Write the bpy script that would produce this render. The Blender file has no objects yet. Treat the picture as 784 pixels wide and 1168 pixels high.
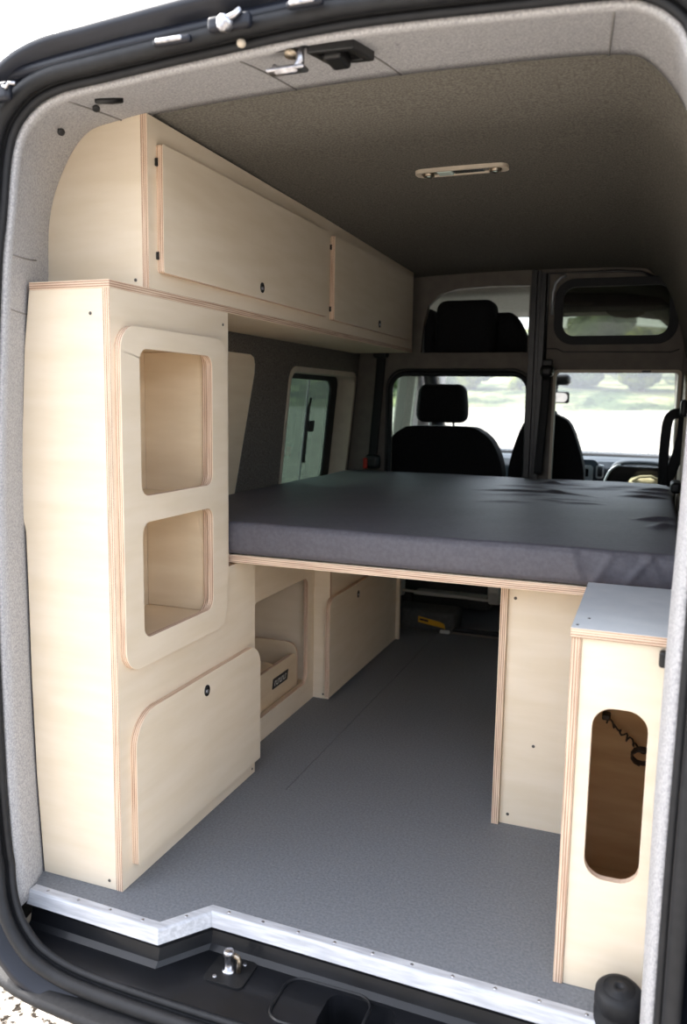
import bpy, bmesh, math, random
from mathutils import Vector, Matrix, noise
from mathutils.geometry import tessellate_polygon
random.seed(7)
S = bpy.context.scene
COL = S.collection
PI = math.pi

# ------------------------------------------------------------------ materials
def srgb(r, g, b):
    f = lambda c: (c/255/12.92) if c/255 <= .04045 else ((c/255+.055)/1.055)**2.4
    return (f(r), f(g), f(b), 1)

def base_mat(name, col, rough=.6, spec=.4, metal=0, coat=0):
    m = bpy.data.materials.new(name); m.use_nodes = True
    nt = m.node_tree; b = nt.nodes['Principled BSDF']
    b.inputs['Base Color'].default_value = col
    b.inputs['Roughness'].default_value = rough
    b.inputs['Metallic'].default_value = metal
    b.inputs['Specular IOR Level'].default_value = spec
    if coat: b.inputs['Coat Weight'].default_value = coat; b.inputs['Coat Roughness'].default_value = .08
    return m, nt, b

def noise_mat(name, c1, c2, scale=30, detail=4, rough=.6, spec=.4, metal=0, stretch=(1, 1, 1), bump=0, bscale=None, coat=0, lo=.35, hi=.65, bdist=.002):
    m, nt, b = base_mat(name, c1, rough, spec, metal, coat)
    N, L = nt.nodes, nt.links
    tc = N.new('ShaderNodeTexCoord'); mp = N.new('ShaderNodeMapping'); mp.inputs['Scale'].default_value = stretch
    L.new(tc.outputs['Object'], mp.inputs['Vector'])
    nz = N.new('ShaderNodeTexNoise'); nz.inputs['Scale'].default_value = scale; nz.inputs['Detail'].default_value = detail
    L.new(mp.outputs['Vector'], nz.inputs['Vector'])
    cr = N.new('ShaderNodeValToRGB'); e = cr.color_ramp.elements
    e[0].position, e[0].color, e[1].position, e[1].color = lo, c1, hi, c2
    L.new(nz.outputs['Fac'], cr.inputs['Fac']); L.new(cr.outputs['Color'], b.inputs['Base Color'])
    if bump:
        n2 = N.new('ShaderNodeTexNoise'); n2.inputs['Scale'].default_value = bscale or scale; n2.inputs['Detail'].default_value = 3
        L.new(tc.outputs['Object'], n2.inputs['Vector'])
        bp = N.new('ShaderNodeBump'); bp.inputs['Strength'].default_value = bump; bp.inputs['Distance'].default_value = bdist
        L.new(n2.outputs['Fac'], bp.inputs['Height']); L.new(bp.outputs['Normal'], b.inputs['Normal'])
    return m

def ply_edge(name, axis):
    m, nt, b = base_mat(name, srgb(214, 190, 166), .6, .25)
    N, L = nt.nodes, nt.links
    tc = N.new('ShaderNodeTexCoord'); sp = N.new('ShaderNodeSeparateXYZ'); L.new(tc.outputs['Object'], sp.inputs[0])
    nz = N.new('ShaderNodeTexNoise'); nz.inputs['Scale'].default_value = 14; nz.inputs['Detail'].default_value = 5
    mp = N.new('ShaderNodeMapping'); st = [.5, .5, .5]; st['xyz'.index(axis)] = 14; mp.inputs['Scale'].default_value = st
    L.new(tc.outputs['Object'], mp.inputs['Vector']); L.new(mp.outputs['Vector'], nz.inputs['Vector'])
    mu = N.new('ShaderNodeMath'); mu.operation = 'MULTIPLY'; mu.inputs[1].default_value = 2*PI/.0052
    L.new(sp.outputs['XYZ'.index(axis.upper())], mu.inputs[0])
    si = N.new('ShaderNodeMath'); si.operation = 'SINE'; L.new(mu.outputs[0], si.inputs[0])
    ad = N.new('ShaderNodeMath'); ad.operation = 'MULTIPLY_ADD'; ad.inputs[1].default_value = .26; L.new(si.outputs[0], ad.inputs[0]); L.new(nz.outputs['Fac'], ad.inputs[2])
    cr = N.new('ShaderNodeValToRGB'); e = cr.color_ramp.elements
    e[0].position, e[0].color = .22, srgb(158, 126, 106)
    e[1].position, e[1].color = .72, srgb(226, 205, 182)
    k = e.new(.45); k.color = srgb(202, 172, 148)
    L.new(ad.outputs[0], cr.inputs['Fac']); L.new(cr.outputs['Color'], b.inputs['Base Color'])
    return m

def pane_mat(name, tint, gloss=.06, dust=0):
    m = bpy.data.materials.new(name); m.use_nodes = True
    nt = m.node_tree; N, L = nt.nodes, nt.links
    N.remove(N['Principled BSDF']); out = N['Material Output']
    t = N.new('ShaderNodeBsdfTransparent'); t.inputs[0].default_value = tint
    g = N.new('ShaderNodeBsdfGlossy'); g.inputs['Roughness'].default_value = .02
    lw = N.new('ShaderNodeLayerWeight'); lw.inputs['Blend'].default_value = .5
    pw = N.new('ShaderNodeMath'); pw.operation = 'POWER'; pw.inputs[1].default_value = 4; L.new(lw.outputs['Facing'], pw.inputs[0])
    fr = N.new('ShaderNodeMath'); fr.operation = 'MULTIPLY_ADD'; fr.inputs[1].default_value = .8; fr.inputs[2].default_value = .045; L.new(pw.outputs[0], fr.inputs[0])
    mx = N.new('ShaderNodeMixShader'); L.new(fr.outputs[0], mx.inputs[0]); L.new(t.outputs[0], mx.inputs[1]); L.new(g.outputs[0], mx.inputs[2])
    last = mx
    if dust:
        d = N.new('ShaderNodeBsdfTranslucent'); d.inputs[0].default_value = (.8, .85, .9, 1)
        m2 = N.new('ShaderNodeMixShader'); m2.inputs[0].default_value = dust
        L.new(mx.outputs[0], m2.inputs[1]); L.new(d.outputs[0], m2.inputs[2]); last = m2
    L.new(last.outputs[0], out.inputs['Surface'])
    return m

M = {}
M['ply'] = noise_mat('birch_face', srgb(226, 211, 187), srgb(232, 218, 197), 4, 8, .5, .3, stretch=(1.2, 1.2, 7))
M['ply_flat'] = noise_mat('birch_face_lengthwise', srgb(228, 208, 178), srgb(235, 217, 189), 4, 8, .5, .3, stretch=(1.2, 1.2, 6))
for a in 'xyz': M['edge_'+a] = ply_edge('birch_edge_'+a, a)
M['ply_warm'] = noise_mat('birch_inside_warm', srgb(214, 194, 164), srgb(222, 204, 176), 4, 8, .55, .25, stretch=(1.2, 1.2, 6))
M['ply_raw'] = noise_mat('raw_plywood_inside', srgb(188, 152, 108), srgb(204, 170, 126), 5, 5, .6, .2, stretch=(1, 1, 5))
M['top_grey'] = noise_mat('pale_grey_top', srgb(194, 198, 202), srgb(203, 206, 209), 20, 3, .35, .5)  # plain pale grey faces for the small cabinet top
M['felt'] = noise_mat('light_grey_felt', srgb(150, 150, 153), srgb(186, 185, 186), 230, 3, .95, .1, bump=.5, bscale=320)
M['felt_dark'] = noise_mat('dark_grey_carpet', srgb(88, 84, 79), srgb(122, 117, 110), 190, 3, .95, .1, bump=.5, bscale=260)
M['seam'] = base_mat('felt_seam', srgb(134, 132, 130), .95, .1)[0]
M['ceil_felt'] = noise_mat('ceiling_carpet', srgb(89, 86, 80), srgb(114, 110, 103), 190, 3, .95, .1, bump=.5, bscale=260)
M['floor'] = noise_mat('grey_vinyl_floor', srgb(100, 103, 108), srgb(122, 125, 130), 150, 6, .62, .35, bump=.55, bscale=170, lo=.3, hi=.7)
M['gap'] = base_mat('floor_gap', srgb(35, 36, 38), .8)[0]
M['alu'] = noise_mat('aluminium', srgb(172, 174, 180), srgb(200, 202, 207), 12, 4, .45, .5, metal=.15, stretch=(1, 10, 10))
M['steel'] = noise_mat('zinc_steel', srgb(150, 150, 155), srgb(205, 205, 210), 60, 3, .3, .5, metal=1)
M['bronze'] = noise_mat('worn_zinc', srgb(120, 105, 85), srgb(190, 178, 160), 120, 3, .4, .5, metal=1)
M['paint'] = noise_mat('dark_blue_paint', srgb(17, 20, 30), srgb(22, 26, 37), 9, 3, .5, .35, coat=.12)
M['pan'] = noise_mat('black_step_paint', srgb(15, 16, 19), srgb(21, 22, 26), 12, 4, .42, .35, coat=.1)
M['rubber'] = noise_mat('black_rubber', srgb(22, 23, 26), srgb(29, 30, 33), 40, 3, .6, .35)
M['plastic'] = noise_mat('black_plastic', srgb(20, 20, 21), srgb(27, 27, 28), 80, 3, .45, .45, bump=.15, bscale=300)
M['bumper'] = noise_mat('bumper_plastic', srgb(24, 24, 26), srgb(32, 32, 34), 90, 3, .6, .35, bump=.2, bscale=400)
M['fabric'] = noise_mat('charcoal_sheet', srgb(86, 84, 91), srgb(94, 92, 99), 90, 4, .55, .35, bump=.2, bscale=900, bdist=.001)
M['seat'] = noise_mat('black_seat_fabric', srgb(24, 24, 26), srgb(33, 33, 35), 150, 3, .9, .15, bump=.3, bscale=300)
M['bulk'] = noise_mat('brown_grey_plastic', srgb(104, 97, 90), srgb(112, 105, 97), 20, 3, .6, .3)
M['darkmetal'] = noise_mat('dark_door_rail', srgb(28, 27, 27), srgb(36, 35, 34), 20, 3, .35, .5)
M['cream'] = noise_mat('cream_trim', srgb(190, 178, 160), srgb(198, 186, 168), 20, 3, .55, .35)
M['cabgrey'] = noise_mat('pale_cab_lining', srgb(160, 156, 148), srgb(170, 166, 158), 60, 3, .85, .2)
M['dash'] = noise_mat('blue_grey_dash', srgb(44, 52, 62), srgb(52, 60, 70), 200, 3, .5, .4, bump=.2, bscale=400)
M['silver'] = noise_mat('silver_trim', srgb(170, 176, 182), srgb(190, 195, 200), 10, 2, .3, .5, metal=.6)
M['screen'] = base_mat('dark_display', srgb(14, 18, 24), .15, .5)[0]
M['lens'] = base_mat('clear_lens', srgb(205, 222, 214), .12, .6)[0]
M['lensdark'] = base_mat('smoked_lens', srgb(70, 72, 70), .2, .5)[0]
M['red'] = base_mat('red_buckle', srgb(170, 40, 25), .4)[0]
M['belt'] = noise_mat('black_webbing', srgb(18, 18, 19), srgb(28, 28, 29), 300, 2, .6, .3)
M['cable'] = base_mat('brown_cable', srgb(58, 46, 36), .5)[0]
M['yellow'] = base_mat('yellow_sticker', srgb(214, 160, 30), .5)[0]
M['case'] = noise_mat('dark_grey_case', srgb(66, 66, 64), srgb(76, 76, 74), 60, 3, .55, .35)
M['seatbase'] = noise_mat('grey_painted_steel', srgb(205, 205, 200), srgb(214, 214, 209), 30, 3, .45, .4)
M['white'] = base_mat('white_print', srgb(225, 222, 215), .5)[0]
M['pouch'] = noise_mat('cream_cloth', srgb(196, 186, 150), srgb(214, 204, 170), 40, 3, .85, .2)
M['gravel'] = noise_mat('pale_gravel', srgb(52, 46, 40), srgb(200, 190, 176), 34, 5, .95, .1, bump=.9, bscale=40, bdist=.02, lo=.40, hi=.50)
M['hill'] = noise_mat('scrub_hill', srgb(62, 74, 48), srgb(150, 150, 108), .9, 8, .95, .05, bump=1, bscale=1.6, bdist=.6, lo=.4, hi=.62)
M['sky_block'] = noise_mat('grey_sky_block', srgb(96, 94, 92), srgb(140, 137, 134), .9, 8, .95, .05, bump=1, bscale=1.6, bdist=.5)  # for the added slope that cuts the low sky behind the camera
M['leafA'] = noise_mat('leaf_yellow_green', srgb(54, 70, 22), srgb(140, 146, 52), 2.2, 6, .9, .1, bump=1, bscale=8, bdist=.2)
M['leafB'] = noise_mat('leaf_deep_green', srgb(48, 70, 38), srgb(104, 120, 62), 2.2, 6, .9, .1, bump=1, bscale=8, bdist=.2)
M['bark'] = noise_mat('bark', srgb(82, 66, 50), srgb(110, 92, 72), 6, 5, .95, .1, stretch=(1, 1, .2))
M['whitecar'] = noise_mat('white_vehicle_paint', srgb(214, 216, 216), srgb(222, 224, 224), 5, 2, .3, .5, coat=.5)
M['ws'] = pane_mat('windscreen_glass', (.93, .97, .96, 1), dust=.13)
M['tint'] = pane_mat('green_tinted_glass', (.20, .255, .225, 1), dust=.02)
M['clear'] = pane_mat('clear_cab_glass', (.75, .85, .82, 1))
M['tint2'] = pane_mat('smoked_hatch_glass', (.36, .37, .33, 1))

# ------------------------------------------------------------------ object helpers
def wpos(o):
    p = Vector((0, 0, 0))
    while o: p += o.location; o = o.parent
    return p

def link(name, me, parent=None, loc=None):
    o = bpy.data.objects.new(name, me); COL.objects.link(o)
    if parent is not None: o.parent = parent
    return o

def mesh_obj(name, bm, mats, parent=None, origin=None, smooth=False, bevel=0, seg=2, ang=40):
    """bm holds place coordinates; the object gets its own origin"""
    me = bpy.data.meshes.new(name)
    bmesh.ops.recalc_face_normals(bm, faces=bm.faces[:])
    if origin is None:
        if parent is not None:
            origin = wpos(parent)
        else:
            xs = [v.co for v in bm.verts]
            origin = Vector(((min(v.x for v in xs)+max(v.x for v in xs))/2, (min(v.y for v in xs)+max(v.y for v in xs))/2, min(v.z for v in xs)))
    origin = Vector(origin)
    bmesh.ops.translate(bm, vec=-origin, verts=bm.verts[:])
    bm.to_mesh(me); bm.free()
    if not isinstance(mats, (list, tuple)): mats = [mats]
    for m in mats: me.materials.append(m)
    if smooth:
        for p in me.polygons: p.use_smooth = True
    o = link(name, me, parent)
    o.location = origin - (wpos(parent) if parent is not None else Vector())
    if bevel:
        md = o.modifiers.new('soft_edges', 'BEVEL'); md.width = bevel; md.segments = seg; md.limit_method = 'ANGLE'; md.angle_limit = math.radians(ang)
    return o

def thing(name, label, cat, loc, group=None):
    o = bpy.data.objects.new(name, None); COL.objects.link(o); o.location = loc
    o.empty_display_size = .05
    return tag(o, label, cat, group)

def tag(o, label, cat, group=None):
    o['label'] = label; o['category'] = cat
    if group: o['group'] = group
    return o

def struct(o, label=None):
    o['kind'] = 'structure'
    if label: o['label'] = label
    return o

def rr(a0, a1, b0, b1, r=0, n=7):
    """rounded rectangle, r = radius or [a0b0, a1b0, a1b1, a0b1]"""
    if not isinstance(r, (list, tuple)): r = [r]*4
    out = []
    for (ca, cb, sa, sb, st), q in zip(((a0, b0, 1, 1, PI), (a1, b0, -1, 1, 1.5*PI), (a1, b1, -1, -1, 0), (a0, b1, 1, -1, .5*PI)), r):
        if q <= 0: out.append((ca, cb)); continue
        for i in range(n+1):
            t = st + i/n*PI/2
            out.append((ca+sa*q+q*math.cos(t), cb+sb*q+q*math.sin(t)))
    return out

def to3(axis, pos, a, b):
    return Vector((pos, a, b)) if axis == 'x' else Vector((a, pos, b)) if axis == 'y' else Vector((a, b, pos))

def add_prism(bm, axis, p0, p1, outline, holes=(), fm=0, em=1):
    loops = [outline]+list(holes)
    tris = tessellate_polygon([[Vector((a, b, 0)) for a, b in l] for l in loops])
    vs = []
    for p in (p0, p1):
        vs.append([bm.verts.new(to3(axis, p, a, b)) for l in loops for a, b in l])
    for k in range(2):
        for t in tris:
            try:
                f = bm.faces.new([vs[k][i] for i in t]); f.material_index = fm
            except ValueError: pass
    s = 0
    for l in loops:
        n = len(l)
        for i in range(n):
            j = (i+1) % n
            f = bm.faces.new((vs[0][s+i], vs[0][s+j], vs[1][s+j], vs[1][s+i])); f.material_index = em
        s += n
    return bm

def prism(axis, p0, p1, outline, holes=(), **k):
    return add_prism(bmesh.new(), axis, p0, p1, outline, holes, **k)

def panel(name, axis, p0, p1, outline, parent, holes=(), face='ply', bevel=.0012):
    return mesh_obj(name, prism(axis, p0, p1, outline, holes), [M[face], M['edge_'+axis]], parent, bevel=bevel)

def add_box(bm, x0, x1, y0, y1, z0, z1, mi=0):
    return add_prism(bm, 'z', z0, z1, [(x0, y0), (x1, y0), (x1, y1), (x0, y1)], fm=mi, em=mi)

def add_rbox(bm, lo, hi, r, n=(8, 8, 8), f=None):
    """rounded box with a dense surface grid; f(p, normal) may move each point"""
    lo, hi = Vector(lo), Vector(hi)
    r = min(r, *(.499*(hi[i]-lo[i]) for i in range(3)))
    def stops(i):
        a, b = lo[i], hi[i]
        k = 5
        s = [a+r*(1-math.cos(t/k*PI/2))*1.0 for t in range(k)]
        m = [a+r+(b-a-2*r)*t/n[i] for t in range(n[i]+1)]
        e = [b-r*(1-math.cos(t/k*PI/2)) for t in range(k-1, -1, -1)]
        return s+m+e
    st = [stops(i) for i in range(3)]
    cache = {}
    def vert(i, j, k):
        key = (i, j, k)
        if key in cache: return cache[key]
        p = Vector((st[0][i], st[1][j], st[2][k]))
        c = Vector(tuple(min(max(p[q], lo[q]+r), hi[q]-r) for q in range(3)))
        d = p-c
        nn = d.normalized() if d.length > 1e-9 else Vector((0, 0, 1))
        p = c+nn*r
        if f: p = f(p, nn)
        cache[key] = bm.verts.new(p); return cache[key]
    nx, ny, nz = (len(s)-1 for s in st)
    for (A, B, fix, side) in ((0, 1, 2, 0), (0, 1, 2, nz), (0, 2, 1, 0), (0, 2, 1, ny), (1, 2, 0, 0), (1, 2, 0, nx)):
        lens = (nx, ny, nz)
        for a in range(lens[A]):
            for b in range(lens[B]):
                q = []
                for da, db in ((0, 0), (1, 0), (1, 1), (0, 1)):
                    ix = [0, 0, 0]; ix[A] = a+da; ix[B] = b+db; ix[fix] = side
                    q.append(vert(*ix))
                bm.faces.new(q)
    return bm

def add_tube(bm, pts, r, n=10, closed=False, caps=True, flat=1.0, flat_axis=None, mi=0):
    pts = [Vector(p) for p in pts]; rs = r if isinstance(r, (list, tuple)) else [r]*len(pts)
    rings = []; up = None
    N = len(pts)
    for i, p in enumerate(pts):
        a = pts[(i-1) % N] if (closed or i > 0) else p
        b = pts[(i+1) % N] if (closed or i < N-1) else p
        t = (b-a).normalized()
        if up is None:
            up = Vector(flat_axis) if flat_axis else (Vector((0, 0, 1)) if abs(t.z) < .9 else Vector((1, 0, 0)))
        u = (up-t*up.dot(t)).normalized(); w = t.cross(u); up = u
        rings.append([bm.verts.new(p+u*rs[i]*flat*math.cos(2*PI*k/n)+w*rs[i]*math.sin(2*PI*k/n)) for k in range(n)])
    for i in range(N if closed else N-1):
        A, B = rings[i], rings[(i+1) % N]
        for k in range(n):
            f = bm.faces.new((A[k], A[(k+1) % n], B[(k+1) % n], B[k])); f.material_index = mi
    if caps and not closed:
        for R in (rings[0], rings[-1]):
            f = bm.faces.new(R); f.material_index = mi
    return bm

def add_lathe(bm, c, axis, prof, n=28, mi=0):
    """prof = [(distance along axis, radius)]"""
    c = Vector(c); axis = Vector(axis).normalized()
    u = axis.orthogonal().normalized(); w = axis.cross(u)
    rings = []
    for d, r in prof:
        if r <= 1e-6: rings.append([bm.verts.new(c+axis*d)])
        else: rings.append([bm.verts.new(c+axis*d+(u*math.cos(2*PI*k/n)+w*math.sin(2*PI*k/n))*r) for k in range(n)])
    for A, B in zip(rings, rings[1:]):
        for k in range(n):
            if len(A) == 1 and len(B) == 1: continue
            if len(A) == 1: f = bm.faces.new((A[0], B[k], B[(k+1) % n]))
            elif len(B) == 1: f = bm.faces.new((A[k], A[(k+1) % n], B[0]))
            else: f = bm.faces.new((A[k], A[(k+1) % n], B[(k+1) % n], B[k]))
            f.material_index = mi
    return bm

def spline(ctrl, per=6):
    """Catmull-Rom through n-d control points"""
    out = []
    n = len(ctrl)
    for i in range(n-1):
        p0, p1, p2, p3 = (Vector(ctrl[max(0, min(n-1, i+k))]) for k in (-1, 0, 1, 2))
        for j in range(per):
            t = j/per
            out.append(.5*((2*p1)+(-p0+p2)*t+(2*p0-5*p1+4*p2-p3)*t*t+(-p0+3*p1-3*p2+p3)*t**3))
    out.append(Vector(ctrl[-1])); return out

def add_grid(bm, rows, closed=False, mi=0):
    R = [[bm.verts.new(p) for p in r] for r in rows]
    for A, B in zip(R, R[1:]):
        n = len(A)
        for k in range(n if closed else n-1):
            f = bm.faces.new((A[k], A[(k+1) % n], B[(k+1) % n], B[k])); f.material_index = mi
    return bm

def screw(parent, p, nrm, r=.004):
    bm = add_lathe(bmesh.new(), p, nrm, [(-.002, r), (.0006, r), (.0012, r*.8), (.0008, r*.35), (.0002, 0)], 12)
    return mesh_obj('screw', bm, M['steel_dark'], parent, smooth=False)
M['steel_dark'] = noise_mat('dark_screw', srgb(84, 80, 76), srgb(104, 98, 92), 200, 2, .5, .4, metal=.3)

def push_latch(parent, x, y, z, r=.011, h=1.0):
    """round push button in a black ring, axis +x"""
    bm = bmesh.new()
    add_lathe(bm, (x, y, z), (1, 0, 0), [(-.004, r*1.15), (.0025, r*1.15), (.003, r), (.0012, r*.82), (.0012, 0)], 24)
    if h != 1:
        for v in bm.verts: v.co.z = z+(v.co.z-z)*h
    o = mesh_obj('latch', bm, M['plastic'], parent, smooth=True); o['label'] = 'black round push latch'
    b2 = add_lathe(bmesh.new(), (x, y-.001, z-.002), (1, 0, 0), [(.001, r*.5), (.004, r*.5), (.0048, r*.35), (.0048, 0)], 18)
    mesh_obj('latch_button', b2, M['steel'], o, smooth=True)
    return o

# ------------------------------------------------------------------ camera
CAM = Vector((0, 0, 1.2))
cd = bpy.data.cameras.new('camera'); cam = bpy.data.objects.new('camera', cd); COL.objects.link(cam)
R = Matrix(((.9346917, -.0626635, .3498924), (.3551089, .1209111, -.9269726), (.0157815, .9906835, .1352669)))
cam.matrix_world = Matrix.Translation(CAM) @ R.to_4x4()
cd.sensor_fit = 'VERTICAL'; cd.sensor_height = 36; cd.lens = 930.16/1168*36
cd.clip_start = .02; cd.clip_end = 400
cd.dof.use_dof = True; cd.dof.focus_distance = 2.35; cd.dof.aperture_fstop = 3.2
S.camera = cam

# ------------------------------------------------------------------ shell
def wx(z): return -1.52+.1*(z-.85)          # the left body side leans inwards towards the roof
def roofz(y): return max(0, (y-1.72))*-.018  # the roof drops slightly towards the cab

# floor: vinyl boards with narrow seams
bm = bmesh.new(); g = .0009
fl = [(-1.66, 1.477), (-.988, 1.463), (-.908, 1.566), (-.10, 1.545), (.20, 1.537), (.20, 2.16-g), (-1.66, 2.195-g)]
add_prism(bm, 'z', -.02, 0, fl, fm=0, em=0)
add_prism(bm, 'z', -.02, 0, [(-1.66, 2.195+g), (-1.0-g, 2.182+g), (-.99-g, 6.0), (-1.66, 6.0)], fm=0, em=0)
add_prism(bm, 'z', -.02, 0, [(-1.0+g, 2.182+g), (.20, 2.16+g), (.20, 6.0), (-.99+g, 6.0)], fm=0, em=0)
add_prism(bm, 'z', -.06, -.02, [(-1.66, 1.49), (-.97, 1.49), (-.9, 1.58), (.2, 1.56), (.2, 6.0), (-1.66, 6.0)], fm=1, em=1)
struct(mesh_obj('floor', bm, [M['floor'], M['gap']], origin=(0, 2, 0)))

# left wall with its side window opening (y, z) mapped on to the leaning side
def lean(bm, off=0):
    for v in bm.verts: v.co.x += wx(v.co.z)
    return bm
WZ = 1.46
hole2 = rr(3.235, 4.035, .78, 1.325, .05)
bm = lean(prism('x', -.12, 0, [(1.74, -.02), (6.0, -.02), (6.0, WZ), (1.74, WZ)], [hole2, rr(4.35, 5.2, .92, 1.44, .06)], fm=0, em=0))
struct(mesh_obj('wall_left', bm, M['felt_dark'], origin=(-1.52, 3, 0)))
prof = [(wx(WZ), WZ), (-1.45, 1.645), (-1.395, 1.757), (-1.325, 1.835), (-1.22, 1.855), (-1.08, 1.868), (-.82, 1.876), (-.57, 1.88), (-.25, 1.875), (-.116, 1.868), (-.06, 1.853), (-.011, 1.805), (.03, 1.735), (.075, 1.6), (.125, 1.4)]
ps = spline(prof, 4)
def shell(pts, y0, y1, th=.03, ny=8):
    bm = bmesh.new(); rows = []; rows2 = []
    for i in range(ny+1):
        y = y0+(y1-y0)*i/ny
        rows.append([Vector((p[0], y, p[1]+roofz(y)*(max(0, p[1]-1.3)/.55))) for p in pts])
        r2 = []
        for k, p in enumerate(pts):
            a, b = Vector(pts[max(0, k-1)]), Vector(pts[min(len(pts)-1, k+1)])
            t = (b-a).normalized(); nn = Vector((-t[1], t[0]))
            q = Vector(p)+nn*th
            r2.append(Vector((q[0], y, q[1]+roofz(y)*(max(0, p[1]-1.3)/.55))))
        rows2.append(r2)
    add_grid(bm, rows); add_grid(bm, rows2)
    for r in (0, -1):
        add_grid(bm, [rows[r], rows2[r]])
    for k in (0, -1):
        add_grid(bm, [[r[k] for r in rows], [r[k] for r in rows2]])
    bmesh.ops.remove_doubles(bm, verts=bm.verts[:], dist=1e-5)
    return bm
struct(mesh_obj('ceiling', shell([tuple(p) for p in ps], 1.72, 5.02), M['ceil_felt'], origin=(-.6, 3, 1.8), smooth=True))
bm = prism('x', .125, .20, [(1.72, -.02), (6.0, -.02), (6.0, 1.42), (1.72, 1.42)], [rr(4.35, 5.2, .92, 1.40, .06)], fm=0, em=0)
struct(mesh_obj('wall_right', bm, M['felt_dark'], origin=(.13, 3, 0)))

# felt lining of the rear doorway: three section loops (x, z) at y 1.42 / 1.55 / 1.73
RO = [(-1.36, -.02), (-1.372, .3), (-1.374, .7), (-1.36, 1.05), (-1.326, 1.44), (-1.305, 1.57), (-1.28, 1.71), (-1.233, 1.772), (-1.164, 1.80), (-1.047, 1.81), (-.815, 1.826), (-.54, 1.838), (-.25, 1.828), (-.098, 1.821), (-.05, 1.81), (-.012, 1.785), (.012, 1.75), (.04, 1.65), (.062, 1.4), (.068, 1.05), (.067, .75), (.064, .4), (.064, -.02)]
RM = [(-1.395, -.02), (-1.41, .3), (-1.415, .7), (-1.412, 1.05), (-1.385, 1.44), (-1.37, 1.60), (-1.335, 1.74), (-1.27, 1.80), (-1.19, 1.826), (-1.06, 1.84), (-.82, 1.853), (-.55, 1.861), (-.25, 1.854), (-.105, 1.845), (-.055, 1.832), (-.01, 1.797), (.015, 1.745), (.042, 1.64), (.060, 1.4), (.058, 1.05), (.052, .75), (.050, .4), (.053, -.02)]
RI = [(-1.56, -.02), (-1.55, .3), (-1.52, .7), (-1.49, 1.05), (-1.462, 1.46), (-1.45, 1.645), (-1.395, 1.757), (-1.325, 1.836), (-1.22, 1.855), (-1.08, 1.868), (-.82, 1.877), (-.57, 1.881), (-.25, 1.876), (-.116, 1.868), (-.06, 1.853), (-.011, 1.805), (.03, 1.735), (.075, 1.6), (.125, 1.4), (.128, 1.05), (.128, .7), (.128, .4), (.128, -.02)]
so, sm, si = spline(RO, 6), spline(RM, 6), spline(RI, 6)
rows = []
for k in range(9):
    t = k/8
    row = []
    for a, b, c in zip(so, sm, si):
        L0, L1, L2 = (t-.42)*(t-1)/(.42), t*(t-1)/(.42*(.42-1)), t*(t-.42)/(.58)
        p = a*L0+b*L1+c*L2
        row.append(Vector((p[0], 1.42+.31*t, p[1])))
    rows.append(row)
bm = bmesh.new(); add_grid(bm, [[Vector((p[0], 1.425, p[1])) for p in so]]+rows[1:])
rowsF = rows
trimF = o = mesh_obj('trim_1', bm, M['felt'], origin=(-.65, 1.5, 0), smooth=True)
md = o.modifiers.new('thickness', 'SOLIDIFY'); md.thickness = .012; md.offset = 0
struct(o, 'light grey felt lining around the rear doorway')

# closed loop around the doorway for seal and painted frame: right side and bottom added
def y_of(z): return 1.42 if z > .1 else 1.42-.04*min(1, (.1-z)/.15)
bot = [(.062, -.0), (.04, -.06), (-.02, -.088), (-.2, -.09), (-.5, -.09), (-.8, -.092), (-1.05, -.088), (-1.18, -.075), (-1.265, -.04), (-1.325, .02), (-1.358, .12)]
loopc = [p for p in RO if p[1] > .2]+[(.064, .12)]+bot
lp = spline(loopc+[loopc[0]], 6)[:-1]
NL = len(lp)
def off(i, d):
    a, b = lp[(i-1) % NL], lp[(i+1) % NL]
    t = (b-a).normalized(); nn = Vector((-t[1], t[0]))      # loop runs up the left, over, down the right: outward is left of travel
    return lp[i]+nn*d
def ring(d, dy): 
    out = []
    for i in range(NL):
        q = off(i, d); out.append(Vector((q[0], y_of(lp[i][1])+dy, q[1])))
    return out
seal = bmesh.new()
add_tube(seal, ring(.027, -.028), .0155, 10, closed=True)
add_tube(seal, ring(.008, -.006), .0085, 8, closed=True)
add_grid(seal, [ring(.004, -.004)+[], ring(.03, -.014)], closed=True)
tag(mesh_obj('door_seal', seal, M['rubber'], origin=(-.65, 1.4, .8), smooth=True), 'black rubber seal running all round the rear doorway', 'seal')
bm = bmesh.new()
sec = [(.016, -.002), (.05, -.008), (.053, -.028), (.066, -.032), (.070, -.050), (.086, -.053), (.091, -.046), (.096, .0), (.14, .05), (.20, .12), (.27, .30)]
add_grid(bm, [ring(d, dy) for d, dy in sec], closed=True)
for z0, r_, y_ in ((1.862, .016, 1.40),):
    add_tube(bm, [(-1.36, y_+.03, z0-.055), (-1.28, y_, z0-.022), (-1.0, y_, z0), (-.6, y_, z0+.02), (-.2, y_, z0+.012), (.1, y_, z0-.03)], r_, 8)
struct(mesh_obj('trim_2', bm, M['paint'], origin=(-.65, 1.4, .8), smooth=True), 'glossy dark blue painted steel frame around the rear doorway')
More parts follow.
